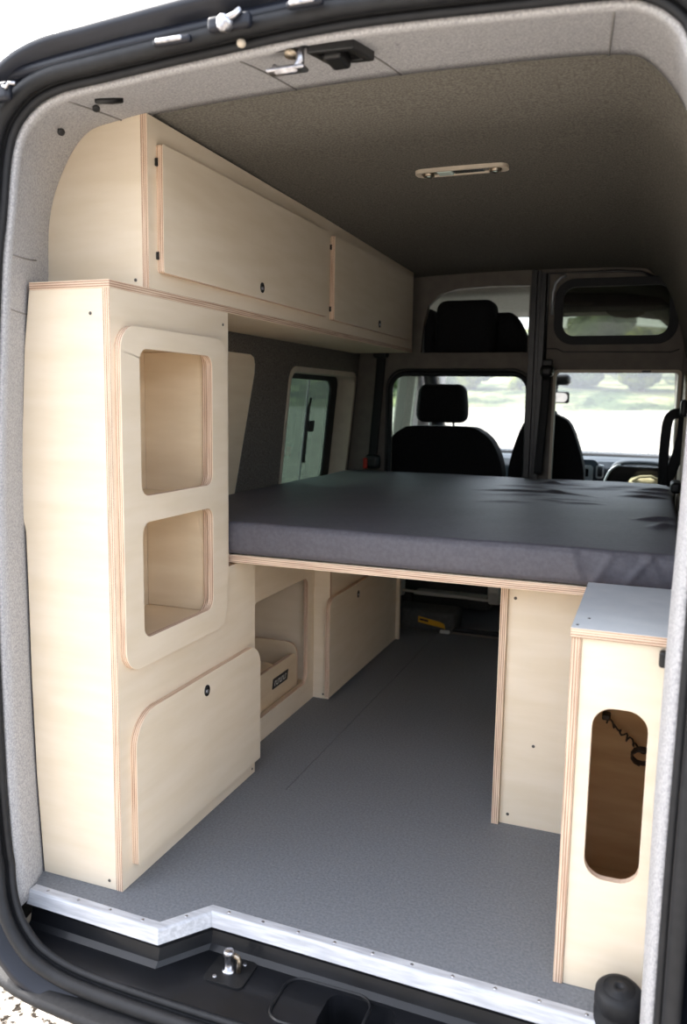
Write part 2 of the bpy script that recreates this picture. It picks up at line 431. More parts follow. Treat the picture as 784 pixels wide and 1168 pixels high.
# rear step below the floor edge (black painted pan with a latch pocket)
edge = [(-1.36, 1.470), (-.985, 1.458), (-.905, 1.561), (-.10, 1.540), (.09, 1.534)]
bm = bmesh.new()
pk = rr(-.585, -.43, 1.41, 1.525, .03)
zb = -.088
add_prism(bm, 'z', zb-.012, zb, [(-1.33, 1.375), (.06, 1.375), (.09, 1.56), (-.90, 1.585), (-.98, 1.482), (-1.36, 1.492)], [pk], fm=0, em=0)
add_grid(bm, [[Vector((x, y, -.0)) for x, y in edge], [Vector((x, y+.004, -.05)) for x, y in edge], [Vector((x+(.0), y-.004, -.078)) for x, y in edge], [Vector((x, y-.016, zb)) for x, y in edge]])
P1 = [Vector((a, b, zb)) for a, b in pk]; P2 = [Vector((a*.9+-.51*.1, b*.9+1.46*.1, zb-.07)) for a, b in pk]
add_grid(bm, [P1, P2], closed=True); bm.faces.new([bm.verts.new(p) for p in P2])
add_tube(bm, [p+Vector((0, 0, .002)) for p in [Vector((a*1.08-.51*-.0-.51*.08*-1*-1, b, zb)) for a, b in rr(-.6, -.415, 1.40, 1.535, .035)]], .004, 6, closed=True)
struct(mesh_obj('trim_3', bm, M['pan'], origin=(-.65, 1.45, -.1), bevel=0), 'black painted step pan below the rear floor edge')
# bumper
cp = [(-1.53, 1.75), (-1.50, 1.50), (-1.44, 1.40), (-1.34, 1.335), (-1.15, 1.305), (-.6, 1.285), (0, 1.30), (.15, 1.33), (.24, 1.40), (.30, 1.55), (.32, 1.75)]
cs = spline(cp, 5)
def brow(d, z):
    out = []
    for i, p in enumerate(cs):
        a, b = cs[max(0, i-1)], cs[min(len(cs)-1, i+1)]; t = (b-a).normalized(); nn = Vector((t[1], -t[0]))
        q = p+nn*d; out.append(Vector((q[0], q[1], z)))
    return out
bm = bmesh.new(); add_grid(bm, [brow(-.07, -.135), brow(-.012, -.138), brow(-.003, -.143), brow(0, -.153), brow(-.012, -.168), brow(-.10, -.24), brow(-.22, -.30)])
tag(mesh_obj('rear_bumper', bm, M['bumper'], smooth=True), 'matt black plastic rear bumper below the doorway step', 'bumper')

# aluminium edging
bm = bmesh.new()
def offs(d):
    out = []
    for i, p in enumerate(edge):
        p = Vector(p); ds = []
        if i > 0: ds.append((p-Vector(edge[i-1])).normalized())
        if i < len(edge)-1: ds.append((Vector(edge[i+1])-p).normalized())
        n = sum(((Vector((-t[1], t[0]))) for t in ds), Vector((0, 0))).normalized()
        c = n.dot(Vector((-ds[0][1], ds[0][0])))
        out.append(p+n*d/max(.5, c))
    return out
T = [(.020, .0005), (.020, .0025), (.000, .0025), (-.003, .001), (-.006, -.003), (-.014, -.029), (-.012, -.030), (-.0008, -.004)]
add_grid(bm, [[Vector((p[0], p[1], z)) for p in offs(d)] for d, z in T])
alu = tag(mesh_obj('floor_edging', bm, M['alu'], origin=(-.65, 1.5, 0)), 'silver aluminium edging strip along the rear edge of the floor', 'edging')
for i in range(len(edge)-1):
    a, b = Vector(offs(.010)[i]), Vector(offs(.010)[i+1]); n = max(1, int((b-a).length/.085))
    for k in range(n):
        p = a.lerp(b, (k+.5)/n)
        mesh_obj('rivet', add_lathe(bmesh.new(), (p[0], p[1], .0022), (0, 0, 1), [(0, .0042), (.0012, .0036), (.0017, 0)], 12), M['steel'], alu, smooth=True)

# ------------------------------------------------------------------ bulkhead between load bay and cab
BY = 4.08
hA = rr(-1.286, -.589, .03, 1.338, [0, 0, .075, .075])
hB = [(-1.135, 1.447), (-.60, 1.447), (-.60, 1.762), (-.80, 1.765), (-.95, 1.757), (-1.04, 1.735), (-1.10, 1.68), (-1.125, 1.58)]
hD = rr(-.455, .05, 1.502, 1.762, .07)
hE = rr(-.457, .09, .03, 1.35, [0, 0, .02, .02])
out = [(.125, -.02), (.125, 1.39), (.075, 1.58), (.03, 1.71), (-.02, 1.78), (-.08, 1.822), (-.25, 1.838), (-.6, 1.842), (-1.08, 1.83), (-1.22, 1.815), (-1.33, 1.79), (-1.40, 1.72), (-1.45, 1.62), (wx(1.45), 1.45)]
outR = [(-.553, -.02)]+out[:7]+[(-.553, 1.841)]
outL = [(-1.60, -.02), (-.553, -.02), (-.553, 1.841)]+out[7:]
bm = add_prism(prism('y', BY, BY+.035, outL, [hA, hB], fm=0, em=0), 'y', BY, BY+.035, outR, [hD, hE], fm=0, em=0)
wf = struct(mesh_obj('wall_front', bm, M['bulk'], origin=(-.6, BY, 0), bevel=.004, seg=3), 'brown grey bulkhead between the load bay and the cab')
def seam_tube(name, pts, r, mat, parent, closed=True, axis='y', pos=0, flat=1):
    return mesh_obj(name, add_tube(bmesh.new(), [to3(axis, pos, a, b) for a, b in pts], r, 8, closed=closed), mat, parent, smooth=True)
seam_tube('opening_seal', rr(-1.29, -.585, .025, 1.342, [0.01, 0.01, .078, .078]), .013, M['rubber'], wf, pos=BY-.004)
seam_tube('opening_bead', rr(-1.308, -.567, .02, 1.362, [0.01, 0.01, .09, .09]), .006, M['darkmetal'], wf, pos=BY-.006)
# door rail post
bm = bmesh.new()
add_prism(bm, 'y', BY-.045, BY+.005, rr(-.588, -.562, .0, 1.828, .006, 3), fm=0, em=0)
add_prism(bm, 'y', BY-.030, BY+.005, rr(-.560, -.545, .0, 1.825, .004, 3), fm=0, em=0)
add_prism(bm, 'y', BY-.038, BY+.005, rr(-.543, -.520, .0, 1.815, .006, 3), fm=0, em=0)
mesh_obj('post', bm, M['darkmetal'], wf, bevel=.004)['label'] = 'dark upright rail in the bulkhead'
# raised hatch skin on the right
hs = [(-.515, 1.365), (.105, 1.365), (.105, 1.52), (.075, 1.64), (.04, 1.715), (-.01, 1.765), (-.06, 1.79), (-.12, 1.805), (-.515, 1.815)]
mesh_obj('hatch_skin', prism('y', BY-.012, BY, hs, [rr(-.462, .057, 1.495, 1.769, .075)], fm=0, em=0), M['bulk'], wf, bevel=.006, seg=3)
seam_tube('hatch_rail', [(-.512, 1.37), (-.512, 1.812), (-.2, 1.812), (-.10, 1.803), (-.03, 1.775)], .006, M['darkmetal'], wf, closed=False, pos=BY-.016)
seam_tube('hatch_hose', [(-.488, 1.62), (-.488, 1.72), (-.478, 1.765), (-.455, 1.79), (-.43, 1.797)], .007, M['silver'], wf, closed=False, pos=BY-.022)
mesh_obj('window_seal', prism('y', BY-.024, BY+.006, rr(-.478, .073, 1.480, 1.783, .09), [rr(-.438, .032, 1.520, 1.745, .055)], fm=0, em=0), M['rubber'], wf, bevel=.010, seg=4)
mesh_obj('pane', prism('y', BY-.006, BY-.002, rr(-.45, .045, 1.508, 1.758, .06), fm=0, em=0), M['tint2'], wf)
# crease below the hatch window
seam_tube('hatch_crease', [(-.515, 1.462), (-.46, 1.462), (-.43, 1.447), (.05, 1.443), (.085, 1.456)], .003, M['darkmetal'], wf, closed=False, pos=BY-.012)
mesh_obj('latch_plate', prism('y', BY-.02, BY, rr(-.07, -.03, 1.351, 1.359, .002), fm=0, em=0), M['darkmetal'], wf)
# cream edge of the lower right opening
mesh_obj('opening_edge', prism('y', BY-.008, BY+.04, rr(-.470, .104, .004, 1.364, .022), [rr(-.458, .090, .03, 1.350, [0, 0, .016, .016])], fm=0, em=0), M['cream'], wf, bevel=.003)
mesh_obj('cross_rail', prism('y', BY-.012, BY, rr(-1.30, -.59, 1.372, 1.432, .012), fm=0, em=0), M['bulk'], wf, bevel=.008, seg=3)

# ------------------------------------------------------------------ cab
bm = bmesh.new(); add_box(bm, -1.5, .12, BY+.04, 4.50, 1.385, 1.40); add_box(bm, -1.5, .12, 4.48, 4.50, 1.385, 1.43)
struct(mesh_obj('trim_4', bm, M['cream'], bevel=.004), 'cream overhead shelf above the cab seats')
# cab roof
rows = []
for y, dz in ((4.11, -.005), (4.5, -.02), (4.9, -.045), (5.02, -.075)):
    rows.append([Vector((x, y, 1.80+dz+zz)) for x, zz in ((-1.45, -.12), (-1.3, -.03), (-1.1, 0), (-.6, .01), (-.2, 0), (.0, -.03), (.1, -.12))])
o = mesh_obj('ceiling_cab', add_grid(bmesh.new(), rows), M['cabgrey'], origin=(-.6, 4.5, 1.7), smooth=True); struct(o)
o.modifiers.new('t', 'SOLIDIFY').thickness = .02
# windscreen surround and pane
def ws(u, v):   # u -1..1 across, v 0 bottom .. 1 top
    y = 5.86-.82*v; z = .86+.86*v; hw = .80-.06*v
    return Vector((-.62+u*hw, y-.12*u*u, z))
n = 12
bm = add_grid(bmesh.new(), [[ws(-1+2*i/n, j/6) for i in range(n+1)] for j in range(7)])
o = mesh_obj('window_3', bm, M['ws'], origin=(-.62, 5.45, .86), smooth=True); struct(o, 'windscreen')
bm = bmesh.new()
add_tube(bm, [ws(-1, v/8) for v in range(9)], .05, 10); add_tube(bm, [ws(1, v/8) for v in range(9)], .05, 10)
add_tube(bm, [ws(-1+2*i/n, 1)+Vector((0, .0, .02)) for i in range(n+1)], .032, 10); add_tube(bm, [ws(-1+2*i/n, 0)+Vector((0, 0, -.02)) for i in range(n+1)], .035, 10)
struct(mesh_obj('trim_5', bm, M['darkmetal'], origin=(-.62, 5.45, .86), smooth=True), 'dark windscreen pillars and header')
# front skin below the windscreen, body side corners
bm = bmesh.new(); add_grid(bm, [[Vector((-1.6, 5.80, .88)), Vector((-.6, 5.95, .88)), Vector((.2, 5.80, .88))], [Vector((-1.6, 5.9, -.02)), Vector((-.6, 6.0, -.02)), Vector((.2, 5.9, -.02))]])
o = struct(mesh_obj('wall_cab_front', bm, M['darkmetal'])); o.modifiers.new('t', 'SOLIDIFY').thickness = .02
# side window panes of the cab and the load bay
bm = lean(prism('x', -.105, -.100, rr(3.20, 4.06, .74, 1.36, .05), fm=0, em=0))
w2 = struct(mesh_obj('window_2', bm, M['tint'], origin=(-1.6, 3.6, .8)), 'tinted left side window with a sliding vent')
bm = lean(prism('x', -.1, -.088, rr(3.235, 4.035, .76, 1.34, .05), [rr(3.26, 3.945, .80, 1.298, .05)], fm=0, em=0))
mesh_obj('window_seal', bm, M['rubber'], w2, bevel=.004)
bm = lean(prism('x', -.088, .006, rr(3.22, 4.052, .765, 1.345, .06), [rr(3.237, 4.03, .782, 1.322, .05)], fm=0, em=0))
mesh_obj('window_lining', bm, M['cream'], w2, bevel=.005, seg=3)
bm = lean(add_tube(bmesh.new(), [(-.094, 3.70, .90), (-.090, 3.68, .90), (-.088, 3.675, .93), (-.088, 3.675, 1.16), (-.090, 3.69, 1.21)], .008, 8))
mesh_obj('vent_handle', bm, M['plastic'], w2, smooth=True)
bm = lean(add_prism(bmesh.new(), 'x', -.098, -.085, rr(3.70, 3.76, 1.045, 1.10, .006), fm=0, em=0))
mesh_obj('vent_latch', bm, M['plastic'], w2, bevel=.003)
bm = lean(add_prism(bmesh.new(), 'x', -.099, -.094, rr(3.665, 3.672, .80, 1.30, .001), fm=0, em=0))
mesh_obj('vent_edge', bm, M['silver'], w2)
struct(mesh_obj('window_4', lean(prism('x', -.06, -.055, rr(4.33, 5.22, .90, 1.46, .06), fm=0, em=0)), M['clear'], origin=(-1.55, 4.7, .9)), 'left cab door window')
struct(mesh_obj('window_5', prism('x', .16, .165, rr(4.33, 5.22, .90, 1.42, .06), fm=0, em=0), M['clear'], origin=(.16, 4.7, .9)), 'right cab door window')
for nm, sgn in (('trim_6', -1), ('trim_7', 1)):
    bm = prism('x', 0, .018, rr(4.28, 5.30, .86, 1.44, .10), [rr(4.37, 5.18, .94, 1.39, .07)], fm=0, em=0)
    if sgn < 0: lean(bm)
    else:
        for v in bm.verts: v.co.x = .125-v.co.x
    struct(mesh_obj(nm, bm, M['cabgrey'], bevel=.006), 'pale lining round a cab door window')

# dashboard
d = thing('dashboard', 'blue grey dashboard below the windscreen beyond the bulkhead opening', 'dashboard', (-.62, 5.4, .45))
pr = [(5.84, .85), (5.55, .865), (5.32, .868), (5.22, .855), (5.17, .815), (5.16, .74), (5.20, .62), (5.28, .46), (5.8, .46)]
bm = bmesh.new(); xs = [-1.42, -1.2, -.9, -.62, -.35, -.1, .1]
def dr(x): return [Vector((x, y+.03*((x+.62)/.8)**2, z)) for y, z in pr]
add_grid(bm, [dr(x) for x in xs], closed=True)
for x in (xs[0], xs[-1]): bm.faces.new([bm.verts.new(p) for p in dr(x)])
bmesh.ops.remove_doubles(bm, verts=bm.verts[:], dist=1e-5)
mesh_obj('body', bm, M['dash'], d, bevel=.012, seg=3)
cb = mesh_obj('console_bezel', prism('y', 5.13, 5.18, rr(-.50, -.33, .735, .835, .02), [rr(-.475, -.355, .765, .815, .008)], fm=0, em=0), M['silver'], d, bevel=.006)
mesh_obj('display', prism('y', 5.145, 5.17, rr(-.48, -.35, .76, .82, .006), fm=0, em=0), M['screen'], cb)
mesh_obj('console', prism('y', 5.145, 5.22, rr(-.56, -.30, .50, .87, .04), fm=0, em=0), M['dash'], d, bevel=.01)
for x in (-.54, -.29):
    v = mesh_obj('vent', prism('y', 5.12, 5.17, rr(x-.022, x+.022, .76, .84, .014), [rr(x-.015, x+.015, .768, .832, .01)], fm=0, em=0), M['silver'], d, bevel=.004)
    b2 = bmesh.new()
    for k in range(5): add_box(b2, x-.016, x+.016, 5.13, 5.165, .772+k*.013, .775+k*.013)
    mesh_obj('louvre', b2, M['plastic'], v)
bm = bmesh.new()
cp = [(-.27, .66), (-.25, .76), (-.22, .82), (-.17, .85), (-.08, .858), (.02, .855), (.09, .84)]
sp2 = spline(cp, 5)
add_grid(bm, [[Vector((x, 5.02, z)) for x, z in sp2], [Vector((x, 5.01, z+.014)) for x, z in sp2], [Vector((x, 5.20, z+.026)) for x, z in sp2], [Vector((x, 5.20, z)) for x, z in sp2]], closed=False)
mesh_obj('instrument_hood', bm, M['dash'], d, smooth=True)
bm = add_tube(bmesh.new(), [(x, 5.012, z+.006) for x, z in sp2[:16]], .007, 8); mesh_obj('hood_trim', bm, M['silver'], d, smooth=True)
mesh_obj('instruments', prism('y', 5.10, 5.16, rr(-.24, .08, .69, .84, .05), fm=0, em=0), M['screen'], d, bevel=.01)

mr = thing('rear_view_mirror', 'oval interior mirror hanging at the centre of the windscreen', 'mirror', (-.53, 5.2, 1.26))
bm = add_rbox(bmesh.new(), (-.665, 5.17, 1.205), (-.495, 5.20, 1.275), .035, (4, 2, 2)); mesh_obj('shell', bm, M['plastic'], mr, smooth=True)
mesh_obj('glass', prism('y', 5.164, 5.172, rr(-.655, -.505, 1.212, 1.268, .027), fm=0, em=0), base_mat('mirror_glass', (.85, .87, .85, 1), .03, .5, 1)[0], mr)
mesh_obj('stem', add_tube(bmesh.new(), [(-.58, 5.19, 1.24), (-.585, 5.25, 1.29), (-.59, 5.36, 1.36)], .012, 8), M['plastic'], mr, smooth=True)
mesh_obj('sensor_housing', add_rbox(bmesh.new(), (-.64, 5.22, 1.315), (-.50, 5.33, 1.385), .03, (3, 3, 2)), M['plastic'], mr, smooth=True)

vs = thing('sun_visor', 'dark folded sun visor with a pale rounded flap behind the hatch window', 'visor', (-.22, 4.7, 1.70))
mesh_obj('visor_panel', add_rbox(bmesh.new(), (-.52, 4.45, 1.695), (.09, 4.62, 1.775), .02, (6, 3, 2)), M['seat'], vs, smooth=True)
mesh_obj('rod', add_tube(bmesh.new(), [(-.53, 4.66, 1.700), (.09, 4.66, 1.700)], .008, 8), M['dash'], vs, smooth=True)
mesh_obj('flap', prism('y', 4.93, 4.945, [(-.30, 1.735), (-.29, 1.712), (-.25, 1.690), (-.19, 1.680), (-.13, 1.686), (-.09, 1.705), (-.08, 1.735)], fm=0, em=0), M['cream'], vs, bevel=.003)

# seats
def soft(outline, y0, y1, lean_k, zref, bev=.035):
    bm = prism('y', y0, y1, outline, fm=0, em=0)
    for v in bm.verts: v.co.y -= (v.co.z-zref)*lean_k
    return bm
def seat(name, label, xc, hw, top, yb, head, narrow):
    t = thing(name, label, 'seat', (xc, yb+.2, 0))
    half = [(hw, .45), (hw*1.02, .72), (hw*.99, .88), (hw*(.5*.96+.5*narrow)*1.08, top-.075), (hw*narrow*1.06, top-.018), (hw*narrow*.8, top-.002), (0, top)]
    hs2 = spline(half, 4)
    ol = [(xc+p[0], p[1]) for p in hs2]+[(xc-p[0], p[1]) for p in reversed(hs2[:-1])]
    ol0 = [(xc-hw, .45), (xc+hw, .45), (xc+hw*1.02, .72), (xc+hw*.96, .90), (xc+hw*narrow*1.10, top-.05), (xc+hw*narrow, top-.012), (xc+hw*narrow*.6, top), (xc-hw*narrow*.6, top), (xc-hw*narrow, top-.012), (xc-hw*narrow*1.10, top-.05), (xc-hw*.96, .90), (xc-hw*1.02, .72)]
    mesh_obj('backrest', soft(ol, yb, yb+.13, .18, .45), M['seat'], t, bevel=.04, seg=5, ang=50, smooth=True)
    mesh_obj('cushion', add_rbox(bmesh.new(), (xc-hw, yb+.10, .33), (xc+hw, yb+.58, .50), .05, (4, 4, 2)), M['seat'], t, smooth=True)
    if head:
        yy = yb-(top-.45)*.18
        hr = mesh_obj('headrest', add_rbox(bmesh.new(), (xc-.142, yy-.01, top+.018), (xc+.142, yy+.10, top+.225), .045, (5, 3, 5), lambda p, n: Vector((xc+(p.x-xc)*(1-.10*max(0, (p.z-top-.1)/.12)), p.y, p.z))), M['seat'], t, smooth=True)
        for s in (-1, 1):
            mesh_obj('headrest_post', add_tube(bmesh.new(), [(xc+s*.065, yy+.045, top-.05), (xc+s*.065, yy+.045, top+.05)], .007, 8), M['steel'], hr, smooth=True)
    bm = bmesh.new()
    add_prism(bm, 'z', .02, .33, rr(xc-hw*.8, xc+hw*.8, yb+.12, yb+.52, .03), fm=0, em=0)
    mesh_obj('seat_base', bm, M['case'], t, bevel=.01)
    return t
seat('front_seat', 'black front seat with a headrest framed by the left bulkhead opening', -1.085, .333, 1.072, 4.44, True, .60)
t = seat('front_seat', 'black tapered seat back half hidden behind the dark upright rail', -.535, .195, 1.165, 4.56, False, .22)
# grey seat bracket seen under the bed
b = thing('seat_bracket', 'pale grey steel seat frame seen far back under the bed', 'frame', (-.95, 4.28, 0))
mesh_obj('rail', add_tube(bmesh.new(), [(-1.29, 4.28, .175), (-1.27, 4.28, .16), (-.80, 4.28, .148), (-.76, 4.28, .15)], .008, 8), M['seatbase'], b, smooth=True)
for x in (-1.285, -.745):
    mesh_obj('bracket', prism('x', x-.03, x+.03, [(4.27, .13), (4.33, .12), (4.36, .30), (4.25, .30), (4.24, .20)], fm=0, em=0), M['seatbase'], b, bevel=.01)
mesh_obj('tray', prism('z', .140, .146, rr(-1.20, -.80, 4.29, 4.42, .02), fm=0, em=0), M['seatbase'], b)
mesh_obj('cross_rail', prism('y', 4.34, 4.37, rr(-.76, -.50, .26, .285, .006), fm=0, em=0), M['seatbase'], b)
for x in (-1.25, -.70): mesh_obj('foot', prism('z', 0, .15, rr(x-.025, x+.025, 4.33, 4.37, .006), fm=0, em=0), M['case'], b)
c = thing('equipment_case', 'dark grey case with a yellow sticker on the floor beneath the seat frame', 'case', (-1.02, 4.10, 0))
mesh_obj('body', add_rbox(bmesh.new(), (-1.27, 4.06, .0), (-.90, 4.24, .115), .03, (6, 4, 2)), M['case'], c, smooth=True)
st = mesh_obj('sticker', prism('y', 4.055, 4.062, [(-1.10, .052), (-.955, .030), (-.96, .052), (-.985, .062), (-1.10, .082)], fm=0, em=0), M['yellow'], c)
mesh_obj('sticker_print', prism('y', 4.053, 4.056, [(-1.092, .062), (-1.045, .056), (-1.045, .066), (-1.092, .073)], fm=0, em=0), M['plastic'], st)
mesh_obj('catch', prism('y', 4.05, 4.07, rr(-.98, -.93, .005, .022, .004), fm=0, em=0), M['seatbase'], c)
# cushion on overhead shelf: a big pad and a smaller slumped one beside it
tag(mesh_obj('cushion', add_rbox(bmesh.new(), (-1.075, 4.10, 1.432), (-.775, 4.26, 1.71), .05, (6, 3, 6), lambda p, n: Vector((p.x+.02*(p.z-1.55), p.y, p.z))), M['seat'], smooth=True), 'large square black cushion standing on the shelf above the left opening', 'cushion', None)
tag(mesh_obj('cushion', add_rbox(bmesh.new(), (-.86, 4.275, 1.405), (-.615, 4.40, 1.665), .055, (5, 3, 6), lambda p, n: Vector((-.74+(p.x+.74)*(1.08-.55*max(0, (p.z-1.43)/.25)**2)-.04*(p.z-1.43)/.25, p.y, p.z))), M['seat'], smooth=True), 'smaller black cushion tapering upwards behind the large square one', 'cushion', None)
tag(mesh_obj('bag', add_rbox(bmesh.new(), (-1.135, 4.12, 1.405), (-1.083, 4.24, 1.67), .03, (3, 3, 5)), M['seat'], smooth=True), 'narrow black bag squeezed between overhead cupboard and large cushion', 'bag')
pz = thing('cloth_pouch', 'cream cloth pouch lying on the dashboard edge right of the display', 'pouch', (-.03, 5.0, .78))
bm = add_rbox(bmesh.new(), (-.12, 4.95, .70), (.06, 5.09, .79), .04, (5, 4, 3), lambda p, n: p+n*.008*noise.noise(p*18)); mesh_obj('body', bm, M['pouch'], pz, smooth=True)
mesh_obj('strap', add_tube(bmesh.new(), [(-.10, 4.96, .77), (-.06, 4.95, .795), (0, 4.95, .80), (.05, 4.96, .775)], .008, 8), M['pouch'], pz, smooth=True)

# seat belts
def belt(name, label, loc, paths, w, extra):
    t = thing(name, label, 'seat belt', loc)
    for nm, pts, fa in paths:
        mesh_obj(nm, add_tube(bmesh.new(), spline(pts, 4), w, 8, flat=.07, flat_axis=fa), M['belt'], t, smooth=True)
    for nm, bm, mt in extra: mesh_obj(nm, bm, M[mt], t, smooth=True)
belt('seat_belt', 'black seat belt with red buckle hanging on the left of the bulkhead', (-1.36, 4.05, .86),
     [('webbing', [(-1.335, 4.055, 1.44), (-1.345, 4.05, 1.25), (-1.36, 4.05, 1.05), (-1.372, 4.05, .88)], (0, 1, 0))], .024,
     [('upper_anchor', add_rbox(bmesh.new(), (-1.375, 4.03, 1.42), (-1.30, 4.075, 1.455), .012), 'plastic'), ('reel', add_rbox(bmesh.new(), (-1.40, 4.00, .850), (-1.325, 4.06, .925), .02), 'plastic'),
      ('buckle', add_rbox(bmesh.new(), (-1.405, 3.995, .852), (-1.382, 4.03, .907), .006), 'red')])
belt('seat_belt', 'black seat belt looped over the light pillar at right end of bed', (.10, 3.7, .84),
     [('webbing', [(.118, 3.62, 1.20), (.098, 3.70, 1.172), (.070, 3.72, 1.165), (.052, 3.72, 1.135), (.046, 3.72, 1.05), (.046, 3.74, .93), (.048, 3.76, .862)], (1, 0, 0)),
      ('webbing', [(.114, 3.66, 1.18), (.112, 3.70, 1.08), (.095, 3.72, .98), (.065, 3.75, .88), (.058, 3.76, .862)], (0, 1, 0))], .022,
     [('guide', add_rbox(bmesh.new(), (.095, 3.60, 1.155), (.122, 3.70, 1.225), .012), 'plastic'), ('anchor', add_rbox(bmesh.new(), (.075, 3.45, .856), (.115, 3.62, .90), .015), 'plastic')])
belt('seat_belt', 'black seat belt and reel hanging on dark rail at centre of bulkhead', (-.50, 4.02, .86),
     [('webbing', [(-.495, 4.025, 1.33), (-.502, 4.03, 1.15), (-.512, 4.035, .95), (-.515, 4.035, .86)], (0, 1, 0))], .020,
     [('reel', add_rbox(bmesh.new(), (-.525, 3.985, 1.325), (-.462, 4.06, 1.382), .022), 'plastic'), ('cover', add_rbox(bmesh.new(), (-.52, 4.02, 1.375), (-.47, 4.066, 1.41), .008), 'plastic')])
bm = prism('x', .112, .126, [(3.50, .70), (4.07, .70), (4.07, 1.35), (3.78, 1.30), (3.60, 1.12)], fm=0, em=0)
struct(mesh_obj('trim_8', bm, M['cream'], bevel=.006, seg=3), 'cream pillar lining at the right end of the bed')

# ------------------------------------------------------------------ overhead cupboard
oc = thing('overhead_cabinet', 'long birch plywood overhead cupboard with two lift-up doors along the roof', 'cabinet', (-1.3, 2.8, 1.44))
X = -1.145
ends = [(-1.163, 1.458), (-1.163, 1.852), (-1.258, 1.849), (-1.317, 1.842), (-1.371, 1.803), (-1.394, 1.757), (-1.422, 1.717), (-1.445, 1.686), (-1.452, 1.645), (-1.461, 1.493), (-1.462, 1.458)]
panel('end_panel', 'y', 1.700, 1.718, ends, oc)
panel('end_panel', 'y', 3.935, 3.953, [(a, b-.035 if b > 1.5 else b) for a, b in ends], oc)
panel('face_panel', 'x', X-.018, X, [(1.70, 1.458), (3.953, 1.458), (3.953, 1.835), (1.70, 1.853)], oc, [rr(1.80, 2.73, 1.53, 1.765, .03), rr(2.92, 3.82, 1.53, 1.765, .03)])
panel('bottom_panel', 'z', 1.440, 1.458, [(-1.366, 1.545), (X, 1.545), (X, 3.96), (-1.45, 3.96), (-1.45, 2.08), (-1.385, 1.60)], oc, face='ply_flat')
for y0, y1, z0, z1, ly, lz in ((1.736, 2.794, 1.499, 1.794, 2.263, 1.532), (2.856, 3.885, 1.494, 1.794, 3.385, 1.527)):
    dd = panel('door', 'x', X, X+.018, rr(y0, y1, z0, z1, .006, 3), oc)
    push_latch(dd, X+.018, ly, lz, .0105, 1.25)
    for zz in (z0+.03, z1-.05):
        mesh_obj('hinge', prism('x', X-.001, X+.006, rr(y0-.006, y0+.004, zz, zz+.018, .002), fm=0, em=0), M['plastic'], dd)
screw(oc, (-1.183, 1.6995, 1.478), (0, -1, 0))

# ------------------------------------------------------------------ tall cabinet at the left of the doorway
tc_ = thing('tall_cabinet', 'tall birch plywood cabinet with two open niches and a lower door, left of the doorway', 'cabinet', (-1.28, 1.85, 0))
eo = [(-1.163, 0), (-1.163, 1.44), (-1.366, 1.44), (-1.385, 1.31), (-1.400, 1.12), (-1.410, .94), (-1.409, .91), (-1.401, .875), (-1.400, .70), (-1.400, .50), (-1.395, .25), (-1.382, .0)]
panel('end_panel', 'y', 1.545, 1.563, eo, tc_)
fo = [(1.545, 0), (2.254, 0), (2.254, .712), (2.085, .712), (2.085, 1.44), (1.545, 1.44)]
panel('face_panel', 'x', X-.018, X, fo, tc_, [rr(1.62, 1.972, .956, 1.323, .035), rr(1.622, 1.972, .607, .912, .035), rr(1.65, 2.20, .09, .40, .04)])
panel('far_panel', 'y', 2.067, 2.085, [(-1.50, .76), (X-.018, .76), (X-.018, 1.44), (-1.46, 1.44)], tc_)
panel('far_panel', 'y', 2.236, 2.254, [(-1.55, 0), (X-.018, 0), (X-.018, .71), (-1.52, .71)], tc_)
panel('niche_back', 'x', -1.365, -1.355, [(1.565, .55), (2.066, .55), (2.066, 1.40), (1.565, 1.40)], tc_, face='ply_warm')
for z in (.590, .930, 1.330):
    panel('shelf', 'z', z-.004, z+.010, [(-1.355, 1.564), (X-.0185, 1.564), (X-.0185, 2.066), (-1.355, 2.066)], tc_, face='ply_warm')
panel('shelf', 'z', .694, .712, [(-1.52, 2.086), (X-.0185, 2.086), (X-.0185, 2.235), (-1.52, 2.235)], tc_)
for y in (1.607, 1.985):
    panel('niche_side', 'y', y-.005, y+.004, [(-1.354, .601), (X-.019, .601), (X-.019, 1.325), (-1.354, 1.325)], tc_, face='ply_warm')
panel('niche_frame', 'x', X, X+.018, rr(1.556, 2.045, .548, 1.362, .058), tc_, [rr(1.629, 1.963, .966, 1.313, .030), rr(1.631, 1.963, .617, .902, .030)])
dd = panel('door', 'x', X, X+.018, rr(1.588, 2.258, .050, .434, [.004, .004, .07, .085]), tc_)
push_latch(dd, X+.018, 1.923, .389, .012, 1.15)
for p in ((-1.197, 1.385), (-1.183, .022)): screw(tc_, (p[0], 1.5448, p[1]), (0, -1, 0))
for p in ((2.055, 1.405), (2.235, .018)): screw(tc_, (X+.0003, p[0], p[1]), (1, 0, 0))

# ------------------------------------------------------------------ bench unit under the bed, left side
bu = thing('underbed_cabinet', 'birch plywood cabinet under the left side of the bed with open niche and door', 'cabinet', (-1.35, 3.1, 0))
panel('niche_panel', 'x', -1.251, -1.233, [(2.254, 0), (2.95, 0), (2.95, .712), (2.254, .712)], bu, [rr(2.41, 2.888, .085, .512, .038)])
panel('upright', 'y', 2.950, 2.968, [(-1.56, 0), (-1.166, 0), (-1.166, .720), (-1.53, .720)], bu)
panel('face_panel', 'x', -1.186, -1.168, [(2.968, 0), (3.87, 0), (3.87, .72), (2.968, .72)], bu)
panel('upright', 'y', 3.870, 3.888, [(-1.56, 0), (-1.15, 0), (-1.15, .72), (-1.53, .72)], bu)
panel('niche_back', 'x', -1.53, -1.52, [(2.256, 0.01), (2.948, 0.01), (2.948, .71), (2.256, .71)], bu, face='ply_warm')
panel('niche_floor', 'z', .055, .068, [(-1.518, 2.256), (-1.2515, 2.256), (-1.2515, 2.948), (-1.518, 2.948)], bu, face='ply_warm')
